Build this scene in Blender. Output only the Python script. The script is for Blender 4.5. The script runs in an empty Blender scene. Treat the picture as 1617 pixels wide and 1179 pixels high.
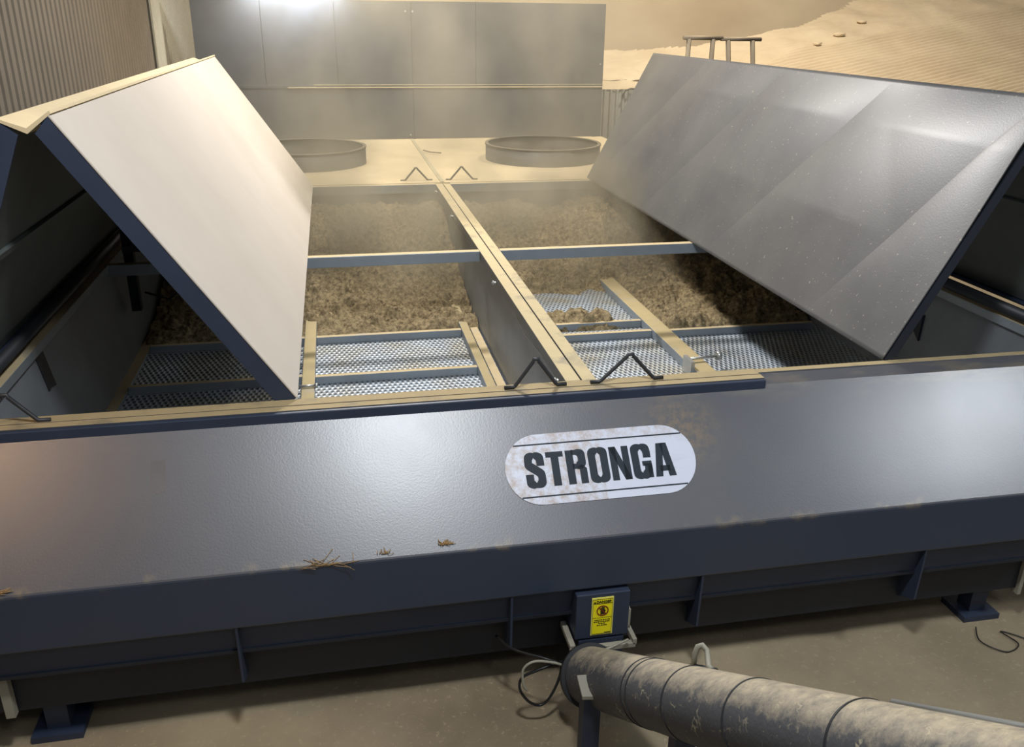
import bpy, bmesh, math, random
from mathutils import Vector, Matrix, noise
random.seed(7)
S = bpy.context.scene
C = S.collection
PI = math.pi
# ---------------------------------------------------------------- camera
CAMH = 1.5            # heights are measured from the machine's rim (z = 0); the floor is at ZF
ZF = -1.30
yaw, pitch, roll, F = 0.19986, 0.384923, 0.011473, 1379.84
fw = Vector((math.sin(yaw)*math.cos(pitch), math.cos(yaw)*math.cos(pitch), -math.sin(pitch)))
rt = fw.cross(Vector((0, 0, 1))).normalized(); up = rt.cross(fw)
r2 = rt*math.cos(roll)+up*math.sin(roll); u2 = -rt*math.sin(roll)+up*math.cos(roll)
cam = bpy.data.objects.new('camera', bpy.data.cameras.new('camera')); C.objects.link(cam)
cam.matrix_world = Matrix(((r2.x, u2.x, -fw.x, 0), (r2.y, u2.y, -fw.y, 0), (r2.z, u2.z, -fw.z, CAMH), (0, 0, 0, 1)))
cam.data.sensor_width = 36; cam.data.lens = F*36/1617; cam.data.clip_end = 200
S.camera = cam
# ---------------------------------------------------------------- world, lamps, exposure
S.view_settings.view_transform = 'Standard'; S.view_settings.look = 'None'
S.view_settings.gamma = 1; S.view_settings.use_curve_mapping = False
S.view_settings.exposure = 0.0
W = bpy.data.worlds.new('hall_air'); S.world = W; W.use_nodes = True
W.node_tree.nodes['Background'].inputs[0].default_value = (0.66, 0.72, 0.80, 1)
W.node_tree.nodes['Background'].inputs[1].default_value = 0.215

def lamp(name, loc, target, energy, col, sx, sy=None, spread=PI):
    l = bpy.data.lights.new(name, 'AREA'); l.energy = energy; l.color = col
    l.shape = 'RECTANGLE'; l.size = sx; l.size_y = sy or sx; l.spread = spread
    o = bpy.data.objects.new(name, l); C.objects.link(o); o.location = loc
    o.rotation_euler = (Vector(target)-Vector(loc)).to_track_quat('-Z', 'Y').to_euler()
    return o
lamp('flood_or_fill_lamp', (0.45, 1.35, 3.7), (0.8, 5.6, -0.4), 148, (0.90, 0.95, 1.0), 0.4, 0.4)
lamp('flood_or_fill_lamp', (6.3, 1.0, 3.7), (2.8, 3.1, -0.3), 13, (0.88, 0.94, 1.0), 0.6, 0.5, math.radians(60))
lamp('flood_or_fill_lamp', (-3.1, 1.7, 3.6), (-1.6, 3.25, -0.2), 5, (1.0, 0.62, 0.35), 0.4, 0.4, math.radians(60))
lamp('flood_or_fill_lamp', (0.5, 7.8, 3.6), (1.9, 6.2, -0.2), 240, (0.98, 0.97, 0.97), 0.4, 0.4)
lamp('flood_or_fill_lamp', (0.2, 10.0, 4.6), (1.2, 8.2, 0.0), 190, (1.0, 0.93, 0.82), 0.5, 0.5)  # unseen fill added to brighten the left wall, deck and bins
lamp('flood_or_fill_lamp', (4.6, 9.6, 6.6), (6.0, 14.5, 1.5), 700, (1.0, 0.90, 0.76), 0.5, 0.5)  # unseen lamp, placed to brighten the lean-to roof and back wall
lamp('flood_or_fill_lamp', (-0.36, 11.80, 1.82), (-0.36, 12.0, 1.2), 34, (0.88, 0.93, 1.0), 1.2, 0.08)
lamp('flood_or_fill_lamp', (1.6, -1.6, 4.3), (1.2, 3.3, -0.6), 48, (0.88, 0.93, 1.0), 1.0, 0.8)

# ---------------------------------------------------------------- materials
def srgb(r, g, b):
    f = lambda c: (c/255/12.92) if c/255 <= 0.04045 else ((c/255+0.055)/1.055)**2.4
    return (f(r), f(g), f(b), 1)
class NT:
    def __init__(s, name):
        s.m = bpy.data.materials.new(name); s.m.use_nodes = True; s.t = s.m.node_tree; s.n = s.t.nodes
        s.b = s.n['Principled BSDF']; s.tc = s.n.new('ShaderNodeTexCoord')
    def new(s, k, **kw):
        x = s.n.new(k)
        for a, v in kw.items(): setattr(x, a, v)
        return x
    def l(s, a, b): s.t.links.new(a, b)
    def noise(s, scale, detail=4, vec=None, rough=0.6, stretch=None):
        x = s.new('ShaderNodeTexNoise'); x.inputs['Scale'].default_value = scale
        x.inputs['Detail'].default_value = detail; x.inputs['Roughness'].default_value = rough
        v = vec or s.tc.outputs['Object']
        if stretch:
            mp = s.new('ShaderNodeMapping'); mp.inputs['Scale'].default_value = stretch; s.l(v, mp.inputs[0]); v = mp.outputs[0]
        s.l(v, x.inputs['Vector']); return x.outputs['Fac']
    def ramp(s, fac, a, b, ca=(0, 0, 0, 1), cb=(1, 1, 1, 1)):
        x = s.new('ShaderNodeValToRGB'); e = x.color_ramp.elements
        e[0].position = a; e[0].color = ca; e[1].position = b; e[1].color = cb
        s.l(fac, x.inputs[0]); return x.outputs[0]
    def mix(s, fac, a, b):
        x = s.new('ShaderNodeMix', data_type='RGBA')
        for sock, v in ((x.inputs[0], fac), (x.inputs[6], a), (x.inputs[7], b)):
            if hasattr(v, 'links'): s.l(v, sock)
            else: sock.default_value = v
        return x.outputs[2]
    def math(s, op, a, b=None, c=None):
        x = s.new('ShaderNodeMath', operation=op)
        for sock, v in zip(x.inputs, (a, b, c)):
            if v is None: continue
            if hasattr(v, 'links'): s.l(v, sock)
            else: sock.default_value = v
        return x.outputs[0]
    def bump(s, h, st=0.3, d=0.01):
        x = s.new('ShaderNodeBump'); x.inputs['Strength'].default_value = st; x.inputs['Distance'].default_value = d
        s.l(h, x.inputs['Height']); s.l(x.outputs[0], s.b.inputs['Normal'])
    def base(s, c):
        if hasattr(c, 'links'): s.l(c, s.b.inputs['Base Color'])
        else: s.b.inputs['Base Color'].default_value = c
    def rough(s, v):
        if hasattr(v, 'links'): s.l(v, s.b.inputs['Roughness'])
        else: s.b.inputs['Roughness'].default_value = v

DUST = srgb(208, 188, 148)
def paint(name, col, rough=0.45, dust=0.0, var=0.12, spec=0.5, bump=0.05, bscale=160, specks=0.0, metal=0.0, dustcol=DUST):
    """painted sheet steel; dust > 0 adds the dust that has settled on its flat tops"""
    t = NT(name); c = tuple(col)
    d = tuple(x*(1-var*2) for x in c[:3])+(1,)
    base = t.mix(t.ramp(t.noise(3, 5), 0.3, 0.7), d, c)
    if specks:
        sp = t.ramp(t.noise(55, 2, rough=0.4), 0.70, 0.74)
        big = t.ramp(t.noise(2.2, 3), 0.35, 0.65)
        base = t.mix(t.math('MULTIPLY', t.math('MULTIPLY', sp, big), specks), base, srgb(205, 195, 165))
    if dust:
        g = t.new('ShaderNodeNewGeometry'); s = t.new('ShaderNodeSeparateXYZ'); t.l(g.outputs['Normal'], s.inputs[0])
        up_ = t.ramp(s.outputs['Z'], 0.75, 0.95)
        pat = t.ramp(t.noise(6, 6), 0.15, 0.45)
        f = t.math('MULTIPLY', t.math('MULTIPLY', up_, pat), dust)
        dn = t.mix(t.noise(14, 4), tuple(x*0.8 for x in dustcol[:3])+(1,), dustcol)
        base = t.mix(f, base, dn)
        t.rough(t.math('MULTIPLY_ADD', f, 0.9-rough, rough))
    else: t.rough(rough)
    t.base(base); t.b.inputs['Specular IOR Level'].default_value = spec; t.b.inputs['Metallic'].default_value = metal
    if bump: t.bump(t.noise(bscale, 3), bump*2, 0.004)
    return t.m
M = {}
M['navy'] = paint('navy_paint', srgb(50, 62, 84), 0.5, 0.9, var=0.1)
M['navy_plain'] = paint('navy_paint_plain', srgb(47, 56, 74), 0.5, 0)
M['black_steel'] = paint('black_steel', srgb(30, 35, 44), 0.5, 0)
M['inner'] = paint('inner_wall_paint', srgb(100, 103, 106), 0.42, 0.8)
M['lid_inner'] = paint('lid_inner_paint', srgb(92, 97, 94), 0.6, 0)
M['galv'] = paint('galvanised_steel', srgb(150, 158, 165), 0.42, 1.0, var=0.1, metal=0.35)
M['dusty'] = paint('dusty_rim', srgb(92, 92, 90), 0.5, 1.0, dustcol=srgb(196, 178, 138))
M['rim'] = paint('dusty_front_rim', srgb(72, 74, 78), 0.5, 1.0, dustcol=srgb(165, 146, 108))
M['divider'] = paint('divider_paint', srgb(128, 133, 138), 0.45, 0)
M['rail_top'] = paint('dusty_rail', srgb(140, 148, 155), 0.45, 1.0, dustcol=srgb(178, 160, 118))
M['hoop'] = paint('dark_rod', srgb(45, 46, 48), 0.5, 0)
M['cable'] = paint('black_cable', srgb(30, 30, 30), 0.4, 0)
M['wire'] = paint('steel_wire', srgb(190, 190, 185), 0.35, 0, metal=0.6)
M['pale'] = paint('pale_steel', srgb(150, 145, 128), 0.6, 0)
M['stand'] = paint('dusty_tube', srgb(125, 112, 92), 0.7, 0.6)
M['panel'] = paint('screen_panel_paint', srgb(92, 94, 98), 0.34, 0.7, var=0.1, bump=0.02)
M['seam'] = paint('seam_trim', srgb(190, 178, 145), 0.7, 0)
M['deck'] = paint('dust_covered_deck', srgb(212, 192, 152), 0.9, 0, var=0.06, bump=0.15, bscale=60)
M['fan'] = paint('fan_ring_paint', srgb(66, 63, 57), 0.6, 0.2)
M['yellow'] = paint('yellow_vinyl', srgb(240, 225, 20), 0.4, 0, var=0.02, bump=0)
M['yborder'] = paint('pale_yellow_vinyl', srgb(235, 225, 110), 0.4, 0, var=0.02, bump=0)
M['ink'] = paint('black_ink', srgb(40, 34, 20), 0.5, 0, bump=0)
M['red'] = paint('red_ink', srgb(120, 40, 15), 0.5, 0, bump=0)
M['letter'] = paint('dark_lettering', srgb(34, 42, 50), 0.6, 0, var=0.05, bump=0, spec=0.3)
M['straw'] = paint('straw', srgb(178, 142, 92), 0.8, 0, bump=0)
M['tan_wall'] = paint('dusty_cladding', srgb(120, 109, 93), 0.8, 0, var=0.08, bump=0.1, bscale=20)
M['pale_wall'] = paint('pale_cladding', srgb(180, 174, 155), 0.7, 0, var=0.05)
M['grey_wall'] = paint('grey_corrugated_sheet', srgb(150, 150, 145), 0.6, 0.2, var=0.05)

# fascia: dark blue-grey gloss paint with a fine orange peel, a dust film towards the top and rust-brown scuffs
t = NT('fascia_paint')
g = t.new('ShaderNodeNewGeometry'); pos = g.outputs['Position']
sn = t.new('ShaderNodeSeparateXYZ'); t.l(g.outputs['Normal'], sn.inputs[0])
film = t.ramp(t.noise(1.3, 4, vec=pos), 0.3, 0.75)
dusty = t.mix(film, srgb(70, 71, 77), srgb(82, 81, 83))
sx = t.new('ShaderNodeSeparateXYZ'); t.l(pos, sx.inputs[0])
edge = t.ramp(t.math('ADD', sx.outputs['Z'], 1), 0.90, 1.0)
n2 = t.ramp(t.noise(4, 8, vec=pos, stretch=(1, 3, 3)), 0.50, 0.70)
dusty = t.mix(t.math('MULTIPLY', t.math('MULTIPLY', edge, n2), 0.6), dusty, srgb(132, 118, 92))
base = t.mix(t.ramp(sn.outputs['Z'], 0.1, 0.5), t.mix(film, srgb(32, 48, 70), srgb(38, 50, 68)), dusty)  # upright band navy, slope paler: dust, plus sheen put into the colour
edge2 = t.math('MULTIPLY', t.ramp(t.math('ABSOLUTE', t.math('ADD', sx.outputs['Z'], 0.468)), 0.0, 0.03, (1, 1, 1, 1), (0, 0, 0, 1)), t.ramp(t.noise(9, 8, vec=pos), 0.56, 0.66))
base = t.mix(t.math('MULTIPLY', edge2, 0.5), base, srgb(135, 118, 88))
# rusty dust brushed round the top right of the sign
dv = t.new('ShaderNodeVectorMath', operation='DISTANCE'); t.l(pos, dv.inputs[0]); dv.inputs[1].default_value = (1.42, 3.25, -.165)
halo = t.math('MULTIPLY', t.ramp(dv.outputs['Value'], 0.03, 0.22, (1, 1, 1, 1), (0, 0, 0, 1)), t.ramp(t.noise(30, 8, vec=pos, rough=.75), 0.4, 0.65))
base = t.mix(t.math('MULTIPLY', halo, 0.6), base, srgb(150, 120, 75))
t.base(base); t.b.inputs['Specular IOR Level'].default_value = 1.0
t.rough(t.math('MULTIPLY_ADD', t.noise(2.5, 3, vec=pos), 0.06, 0.34))
t.bump(t.noise(130, 2, vec=pos), 0.11, 0.003)
M['fascia'] = t.m

# creased lid sheet with flung specks of chaff
t = NT('speckled_lid_paint')
sp = t.ramp(t.noise(60, 3, rough=0.5), 0.68, 0.73)
base = t.mix(t.ramp(t.noise(2, 5), 0.3, 0.7), srgb(76, 76, 78), srgb(92, 91, 89))
base = t.mix(t.math('MULTIPLY', sp, 0.55), base, srgb(180, 172, 150))
t.base(base); t.rough(0.42); t.b.inputs['Specular IOR Level'].default_value = 0.5
t.bump(t.noise(110, 2), 0.12, 0.003)
M['lid_right'] = t.m
t = NT('dust_coated_lid')
t.base(t.mix(t.ramp(t.noise(2, 6), 0.25, 0.75), srgb(188, 177, 163), srgb(196, 186, 172)))
t.rough(0.85); t.bump(t.noise(180, 3), 0.15, 0.003)
M['lid_left'] = t.m

# perforated floor sheet
t = NT('perforated_sheet')
sx = t.new('ShaderNodeSeparateXYZ'); t.l(t.tc.outputs['Object'], sx.inputs[0])
k = 2*PI/0.034
a = t.math('MULTIPLY', t.math('SINE', t.math('MULTIPLY', sx.outputs['X'], k)), t.math('SINE', t.math('MULTIPLY', sx.outputs['Y'], 2*PI/0.085)))
hole = t.ramp(a, 0.2, 0.45)
base = t.mix(t.ramp(t.noise(3, 6), 0.4, 0.75), srgb(172, 182, 192), srgb(160, 150, 125))
t.base(t.mix(hole, base, srgb(78, 84, 90))); t.b.inputs['Metallic'].default_value = 0.3; t.rough(0.42)
t.bump(a, 0.7, 0.006)
M['mesh'] = t.m

# concrete floor with a film of dust and swept patches
t = NT('dusty_concrete')
base = t.mix(t.ramp(t.noise(0.9, 6), 0.35, 0.65), srgb(122, 108, 86), srgb(158, 142, 114))
base = t.mix(t.math('MULTIPLY', t.ramp(t.noise(30, 6, rough=0.75), 0.56, 0.66), 0.55), base, srgb(178, 162, 130))
t.base(base); t.rough(0.85); t.bump(t.noise(25, 8, rough=0.7), 0.35, 0.02)
M['floor'] = t.m
# dust over roof sheet
t = NT('deep_dust')
base = t.mix(t.ramp(t.noise(1.2, 6), 0.3, 0.7), srgb(190, 170, 138), srgb(206, 188, 156))
t.base(base); t.rough(0.95); t.bump(t.noise(9, 6), 0.3, 0.03)
M['roof_dust'] = t.m
t = NT('dust_stained_wall')
t.base(t.mix(t.ramp(t.noise(0.5, 3, stretch=(1, 1, 2)), 0.3, 0.7), srgb(210, 188, 154), srgb(232, 212, 178))); t.rough(0.95)
M['back'] = t.m
# chips
t = NT('shredded_chips')
n = t.noise(28, 8, rough=0.75)
base = t.mix(t.ramp(n, 0.36, 0.6), srgb(98, 78, 50), srgb(216, 192, 146))  # wide colour contrast; the darks stand in for shade between lumps
base = t.mix(t.math('MULTIPLY', t.ramp(t.noise(110, 3, rough=0.6), 0.55, 0.65), 0.5), base, srgb(206, 182, 136))
t.base(base); t.rough(0.95); t.bump(t.noise(45, 8, rough=0.8), 1.0, 0.04)
M['chips'] = t.m
# auger tube: dust lies on top of the tube, dark paint scratched through it on the flanks
t = NT('dusty_auger_tube')
g = t.new('ShaderNodeNewGeometry'); s = t.new('ShaderNodeSeparateXYZ'); t.l(g.outputs['Normal'], s.inputs[0])
zz = t.math('ADD', s.outputs['Z'], t.math('MULTIPLY', t.math('SUBTRACT', t.noise(22, 6, rough=0.7), 0.5), 0.9))
f = t.ramp(zz, 0.45, 1.0)
base = t.mix(f, srgb(78, 78, 80), srgb(190, 174, 145))
line = t.math('SUBTRACT', 1.0, t.math('MULTIPLY', t.math('ABSOLUTE', t.math('SUBTRACT', t.noise(17, 3, rough=0.5, stretch=(1, .6, .6)), 0.5)), 70))
scr = t.math('MULTIPLY', t.math('MAXIMUM', line, 0.0), t.ramp(t.noise(9, 3), 0.5, 0.6))
base = t.mix(t.math('MULTIPLY', scr, 0.6), base, srgb(206, 192, 158))
blot = t.ramp(t.noise(60, 4, rough=0.6), 0.66, 0.70)
base = t.mix(t.math('MULTIPLY', blot, 0.4), base, srgb(196, 178, 140))
t.base(base); t.rough(0.6); t.bump(t.noise(70, 5), 0.35, 0.006)
M['tube'] = t.m
# name sign: white vinyl with dust in from the left and the top corners
t = NT('white_vinyl')
sx = t.new('ShaderNodeSeparateXYZ'); t.l(t.tc.outputs['Object'], sx.inputs[0])
left = t.ramp(sx.outputs['X'], -0.43, -0.20, (1, 1, 1, 1), (0, 0, 0, 1))
topc = t.ramp(sx.outputs['Y'], 0.07, 0.17)
dirt = t.math('MULTIPLY', t.math('MAXIMUM', left, topc), t.ramp(t.noise(22, 8, rough=0.75), 0.42, 0.62))
streak = t.math('MULTIPLY', t.ramp(t.noise(7, 6, stretch=(0.7, 3, 1)), 0.52, 0.72), 0.25)
base = t.mix(streak, srgb(205, 208, 220), srgb(165, 168, 184))
t.base(t.mix(t.math('MULTIPLY', dirt, 0.65), base, srgb(160, 130, 95))); t.rough(0.4)
M['vinyl'] = t.m

# ---------------------------------------------------------------- mesh helpers
class MB:
    def __init__(s): s.bm = bmesh.new()
    def face(s, pts):
        return s.bm.faces.new([s.bm.verts.new(Vector(p)) for p in pts])
    def hexa(s, a, b):
        """solid between two equal polygons"""
        va = [s.bm.verts.new(Vector(p)) for p in a]; vb = [s.bm.verts.new(Vector(p)) for p in b]; n = len(a)
        s.bm.faces.new(va[::-1]); s.bm.faces.new(vb)
        for i in range(n): s.bm.faces.new((va[i], va[(i+1) % n], vb[(i+1) % n], vb[i]))
        return s
    def box(s, x0, x1, y0, y1, z0, z1):
        return s.hexa([(x0, y0, z0), (x1, y0, z0), (x1, y1, z0), (x0, y1, z0)], [(x0, y0, z1), (x1, y0, z1), (x1, y1, z1), (x0, y1, z1)])
    def extx(s, prof, x0, x1):
        """profile of (y, z) pushed along x"""
        return s.hexa([(x0, y, z) for y, z in prof], [(x1, y, z) for y, z in prof])
    def exty(s, prof, y0, y1):
        return s.hexa([(x, y0, z) for x, z in prof], [(x, y1, z) for x, z in prof])
    def tube(s, pts, r, n=10, cap=True, radii=None):
        pts = [Vector(p) for p in pts]; rings = []
        N = len(pts); ref = None
        for i, p in enumerate(pts):
            d = (pts[min(i+1, N-1)]-pts[max(i-1, 0)]).normalized()
            if ref is None:
                ref = d.cross(Vector((0, 0, 1)))
                if ref.length < .1: ref = d.cross(Vector((1, 0, 0)))
            ref = (ref-d*ref.dot(d)).normalized(); b = d.cross(ref)
            rr = radii[i] if radii else r
            rings.append([s.bm.verts.new(p+(ref*math.cos(2*PI*k/n)+b*math.sin(2*PI*k/n))*rr) for k in range(n)])
        for A, B in zip(rings, rings[1:]):
            for k in range(n):
                f = s.bm.faces.new((A[k], A[(k+1) % n], B[(k+1) % n], B[k])); f.smooth = True
        if cap: s.bm.faces.new(rings[0][::-1]); s.bm.faces.new(rings[-1])
        return s
    def ring(s, c, r0, r1, z0, z1, n=64):
        """hollow cylinder wall about a vertical axis"""
        q = []
        for k in range(n):
            a = 2*PI*k/n; ca, sa = math.cos(a), math.sin(a)
            q.append([s.bm.verts.new((c[0]+r*ca, c[1]+r*sa, z)) for r, z in ((r0, z0), (r1, z0), (r1, z1), (r0, z1))])
        for k in range(n):
            A, B = q[k], q[(k+1) % n]
            for j in range(4):
                f = s.bm.faces.new((A[j], B[j], B[(j+1) % 4], A[(j+1) % 4])); f.smooth = j in (1, 3)
        return s
    def grid(s, nu, nv, fn):
        v = [[s.bm.verts.new(fn(i/nu, j/nv)) for j in range(nv+1)] for i in range(nu+1)]
        for i in range(nu):
            for j in range(nv):
                f = s.bm.faces.new((v[i][j], v[i+1][j], v[i+1][j+1], v[i][j+1])); f.smooth = True
        return s
    def build(s, name, mat, parent=None, bevel=0, recalc=True, auto=None):
        if recalc: bmesh.ops.recalc_face_normals(s.bm, faces=s.bm.faces)
        me = bpy.data.meshes.new(name); s.bm.to_mesh(me); s.bm.free()
        me.materials.append(M[mat] if isinstance(mat, str) else mat)
        o = bpy.data.objects.new(name, me); C.objects.link(o)
        if parent: o.parent = parent
        if bevel:
            m = o.modifiers.new('bevel', 'BEVEL'); m.width = bevel; m.segments = 2; m.limit_method = 'ANGLE'
        return o
def put(o, parent):
    """parent keeping where it stands"""
    o.parent = parent; o.matrix_parent_inverse = Matrix.Translation(-Vector(parent.location)) if parent.parent is None else Matrix()
    return o
def tag(o, label=None, cat=None, group=None, kind=None):
    for k_, v in (('label', label), ('category', cat), ('group', group), ('kind', kind)):
        if v: o[k_] = v
    return o
def empty(name, loc, label, cat, group=None):
    o = bpy.data.objects.new(name, None); C.objects.link(o); o.location = loc; o.empty_display_size = .2
    return tag(o, label, cat, group)
def struct(o): o['kind'] = 'structure'; return o
def part(mb, name, mat, parent, **k):
    """mb holds world positions; parent may be an Empty standing somewhere, or a part under one"""
    o = mb.build(name, mat, None, **k); o.parent = parent
    base = parent
    off = Vector((0, 0, 0))
    while base is not None:
        off += Vector(base.location); base = base.parent
    o.data.transform(Matrix.Translation(-off))
    return o

# ================================================================ THE HALL
b = MB(); b.box(-6, 16, -3, 17.5, ZF-0.1, ZF); struct(b.build('floor', 'floor'))
b = MB(); b.box(-6, 16, 17.3, 17.5, ZF, 7); struct(b.build('wall_back', 'back'))
# left wall: vertical box-profile cladding
def cladding(y0, y1, pitch, x, depth, z0, z1):
    b = MB(); y = y0; pts = []
    while y < y1:
        pts += [(x, y), (x, y+pitch*.55), (x-depth, y+pitch*.66), (x-depth, y+pitch*.9)]; y += pitch
    pts.append((x, y))
    for p, q in zip(pts, pts[1:]):
        b.hexa([(p[0], p[1], z0), (q[0], q[1], z0), (q[0]-.02, q[1], z0), (p[0]-.02, p[1], z0)],
               [(p[0], p[1], z1), (q[0], q[1], z1), (q[0]-.02, q[1], z1), (p[0]-.02, p[1], z1)])
    return b
struct(cladding(3.0, 11.5, 0.125, -2.0, 0.012, ZF, 5).build('wall_left', 'tan_wall'))
struct(cladding(11.52, 17.3, 0.11, -1.96, 0.015, ZF, 5).build('wall_left', 'pale_wall'))

# ================================================================ DRYING BED
XL, XR, XC = -1.5, 3.6, 1.03
YF, YM, YB = 3.5, 5.92, 8.62
ZB = -0.665
bed = empty('drying_bed', (XC, 6.0, ZF), 'long blue-grey steel drying bed with raised folding lids and a white name sign', 'drying machine')
# front fascia (one folded sheet: slope, band)
fa = MB()
X0, X1 = -1.95, 4.1
fa.extx([(3.46, -.005), (3.38, -.03), (2.95, -.475), (2.95, -.725), (2.975, -.725), (2.975, -.47), (3.40, -.04), (3.46, -.03)], X0, X1)
part(fa, 'front_fascia', 'fascia', bed, bevel=0.008)
b = MB(); b.extx([(2.975, -.71), (3.10, -.71), (3.10, -.735), (2.975, -.735)], X0, 3.3); part(b, 'ledge', 'black_steel', bed)
b = MB(); b.extx([(2.985, -.74), (3.005, -.865), (3.03, -.865), (3.01, -.74)], X0, 3.2); part(b, 'lower_panel', 'navy_plain', bed)
b = MB(); b.extx([(2.998, -.865), (3.12, -.865), (3.12, -.88), (2.998, -.88)], X0, 3.2); part(b, 'panel_lip', 'black_steel', bed)
b = MB(); b.extx([(3.08, -.88), (3.15, -.88), (3.15, -1.10), (3.08, -1.10)], X0, 3.2); part(b, 'bottom_beam', 'black_steel', bed)
b = MB(); b.box(X0, 3.2, 3.17, 8.5, -1.1, -1.05); part(b, 'underside_plate', 'black_steel', bed)
for x in (-1.62, -.495, .61, 1.455, 2.54):
    b = MB(); b.hexa([(x-.005, 2.955, -.725), (x-.005, 3.16, -.725), (x-.005, 3.16, -1.10), (x-.005, 2.965, -1.0)], [(x+.005, 2.955, -.725), (x+.005, 3.16, -.725), (x+.005, 3.16, -1.10), (x+.005, 2.965, -1.0)])
    part(b, 'gusset_rib', 'navy_plain', bed)
def foot(x, y):
    b = MB(); b.box(x-.045, x+.045, y-.045, y+.045, ZF+.03, -1.1); l = part(b, 'leg', 'navy_plain', bed)
    b = MB(); b.box(x-.10, x+.10, y-.09, y+.09, ZF, ZF+.03); part(b, 'foot_plate', 'navy_plain', l)
for x in (-1.28, 3.07):
    for y in (3.19, 8.3): foot(x, y)
# end cap of the beam
b = MB(); b.box(3.2, 3.22, 3.06, 3.3, -1.13, -.74); part(b, 'end_plate', 'pale', bed)
b = MB(); b.box(-1.42, -1.385, 3.04, 3.075, -1.10, -.885); part(b, 'lit_rib_edge', 'pale', bed)  # pale colour stands in for light catching a rib's edge
# rim
b = MB(); b.box(-1.9, 1.86, 3.385, 3.5, -.045, 0.0); b.box(-1.9, 1.86, 3.43, 3.434, 0, .003); r_ = part(b, 'front_rim', 'rim', bed, bevel=.004)
b = MB(); b.box(-1.9, 1.86, 3.365, 3.385, -.05, -.004); part(b, 'rim_lip', 'navy_plain', bed, bevel=.004)
b = MB(); b.box(1.86, 4.1, 3.455, 3.5, -.05, -.002); part(b, 'front_rim', 'rim', bed, bevel=.004)
b = MB(); b.box(-1.9, 4.1, 3.49, 3.5, -.9, -.03); part(b, 'front_wall', 'inner', bed)
# side walls, back wall, floor
b = MB(); b.extx([], 0, 0) if False else None
b.exty([(XL, -.01), (XL+.10, ZB), (XL+.05, ZB), (XL-.05, -.01)], YF, YB); part(b, 'side_wall', 'divider', bed)
b = MB(); b.exty([(XR, -.01), (XR-.03, ZB), (XR+.03, ZB), (XR+.05, -.01)], YF, YB); part(b, 'side_wall', 'divider', bed)
b = MB(); b.box(XL, XR, YB-.02, YB+.02, -.9, -.02); part(b, 'rear_wall', 'inner', bed)
b = MB(); b.box(XL-.06, XL+.02, YF, YB, -.05, .0); part(b, 'side_rail', 'galv', bed, bevel=.003)
b = MB(); b.box(XR-.02, XR+.08, YF, YB, -.05, .0); part(b, 'side_rail', 'galv', bed, bevel=.003)
b = MB(); b.box(XL, XR, YF, YB, ZB-.02, ZB); part(b, 'perforated_floor', 'mesh', bed)
b = MB(); b.box(XC-.25+.0, XC-.06, YF, YB, ZB, ZB+.02) if False else b.box(XC-.115, XC-.06, YF, YB, ZB, ZB+.03); part(b, 'floor_strip', 'galv', bed)
b = MB(); b.box(XL+.07, XL+.16, YF, YB, ZB, ZB+.02); part(b, 'floor_strip', 'galv', bed)
# slots in the side walls (dark plates on the walls stand in for the shade of the openings)
b = MB(); wx = lambda z: XL+.10*(-z/.665)
q = [(4.345, -.03), (4.46, -.05), (4.475, -.25), (4.40, -.235), (4.36, -.24)]
b.hexa([(wx(z)-.01, y, z) for y, z in q], [(wx(z)+.003, y, z) for y, z in q])
part(b, 'dark_slot_plate', 'black_steel', bed)
b = MB(); b.hexa([(3.57, 4.63, -.37), (3.57, 4.80, -.23), (3.57, 4.63, -.20)], [(3.60, 4.63, -.37), (3.60, 4.80, -.23), (3.60, 4.63, -.20)])
part(b, 'dark_slot_plate', 'black_steel', bed)
# centre divider and cross beams
b = MB(); b.box(.985, 1.075, YF, YB, ZB, -.05); part(b, 'centre_divider', 'divider', bed)
b = MB(); b.box(.955, 1.025, YF, YB, -.06, .0); b.box(1.033, 1.10, YF, YB, -.06, -.002); part(b, 'centre_beam', 'dusty', bed, bevel=.003)
b = MB(); b.box(XL, .955, YM-.03, YM+.03, -.075, 0); part(b, 'cross_beam', 'galv', bed, bevel=.004)
b = MB(); b.box(1.10, XR, YM-.03, YM+.03, -.075, 0); part(b, 'cross_beam', 'galv', bed, bevel=.004)
b = MB(); b.box(XL, .955, YB-.06, YB+.01, -.08, 0.004); part(b, 'cross_beam', 'galv', bed, bevel=.004)
b = MB(); b.box(1.10, XR, YB-.06, YB+.01, -.08, 0.004); part(b, 'cross_beam', 'galv', bed, bevel=.004)
# retaining wire along the divider
b = MB(); b.tube([(.975, 3.62, -.055), (.972, 4.4, -.11), (.975, 5.27, -.055)], .003, 6); b.tube([(.975, 6.1, -.07), (.972, 7.2, -.12), (.975, 8.4, -.06)], .003, 6)
w_ = part(b, 'retaining_wire', 'wire', bed)
for y in (3.63, 5.27, 7.3, 8.45):
    b = MB(); b.tube([(.985, y, -.05), (.93, y, -.05)], .008, 8); b.tube([(.945, y, -.05), (.935, y, -.05)], .015, 6); part(b, 'bolt', 'wire', w_)

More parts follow.
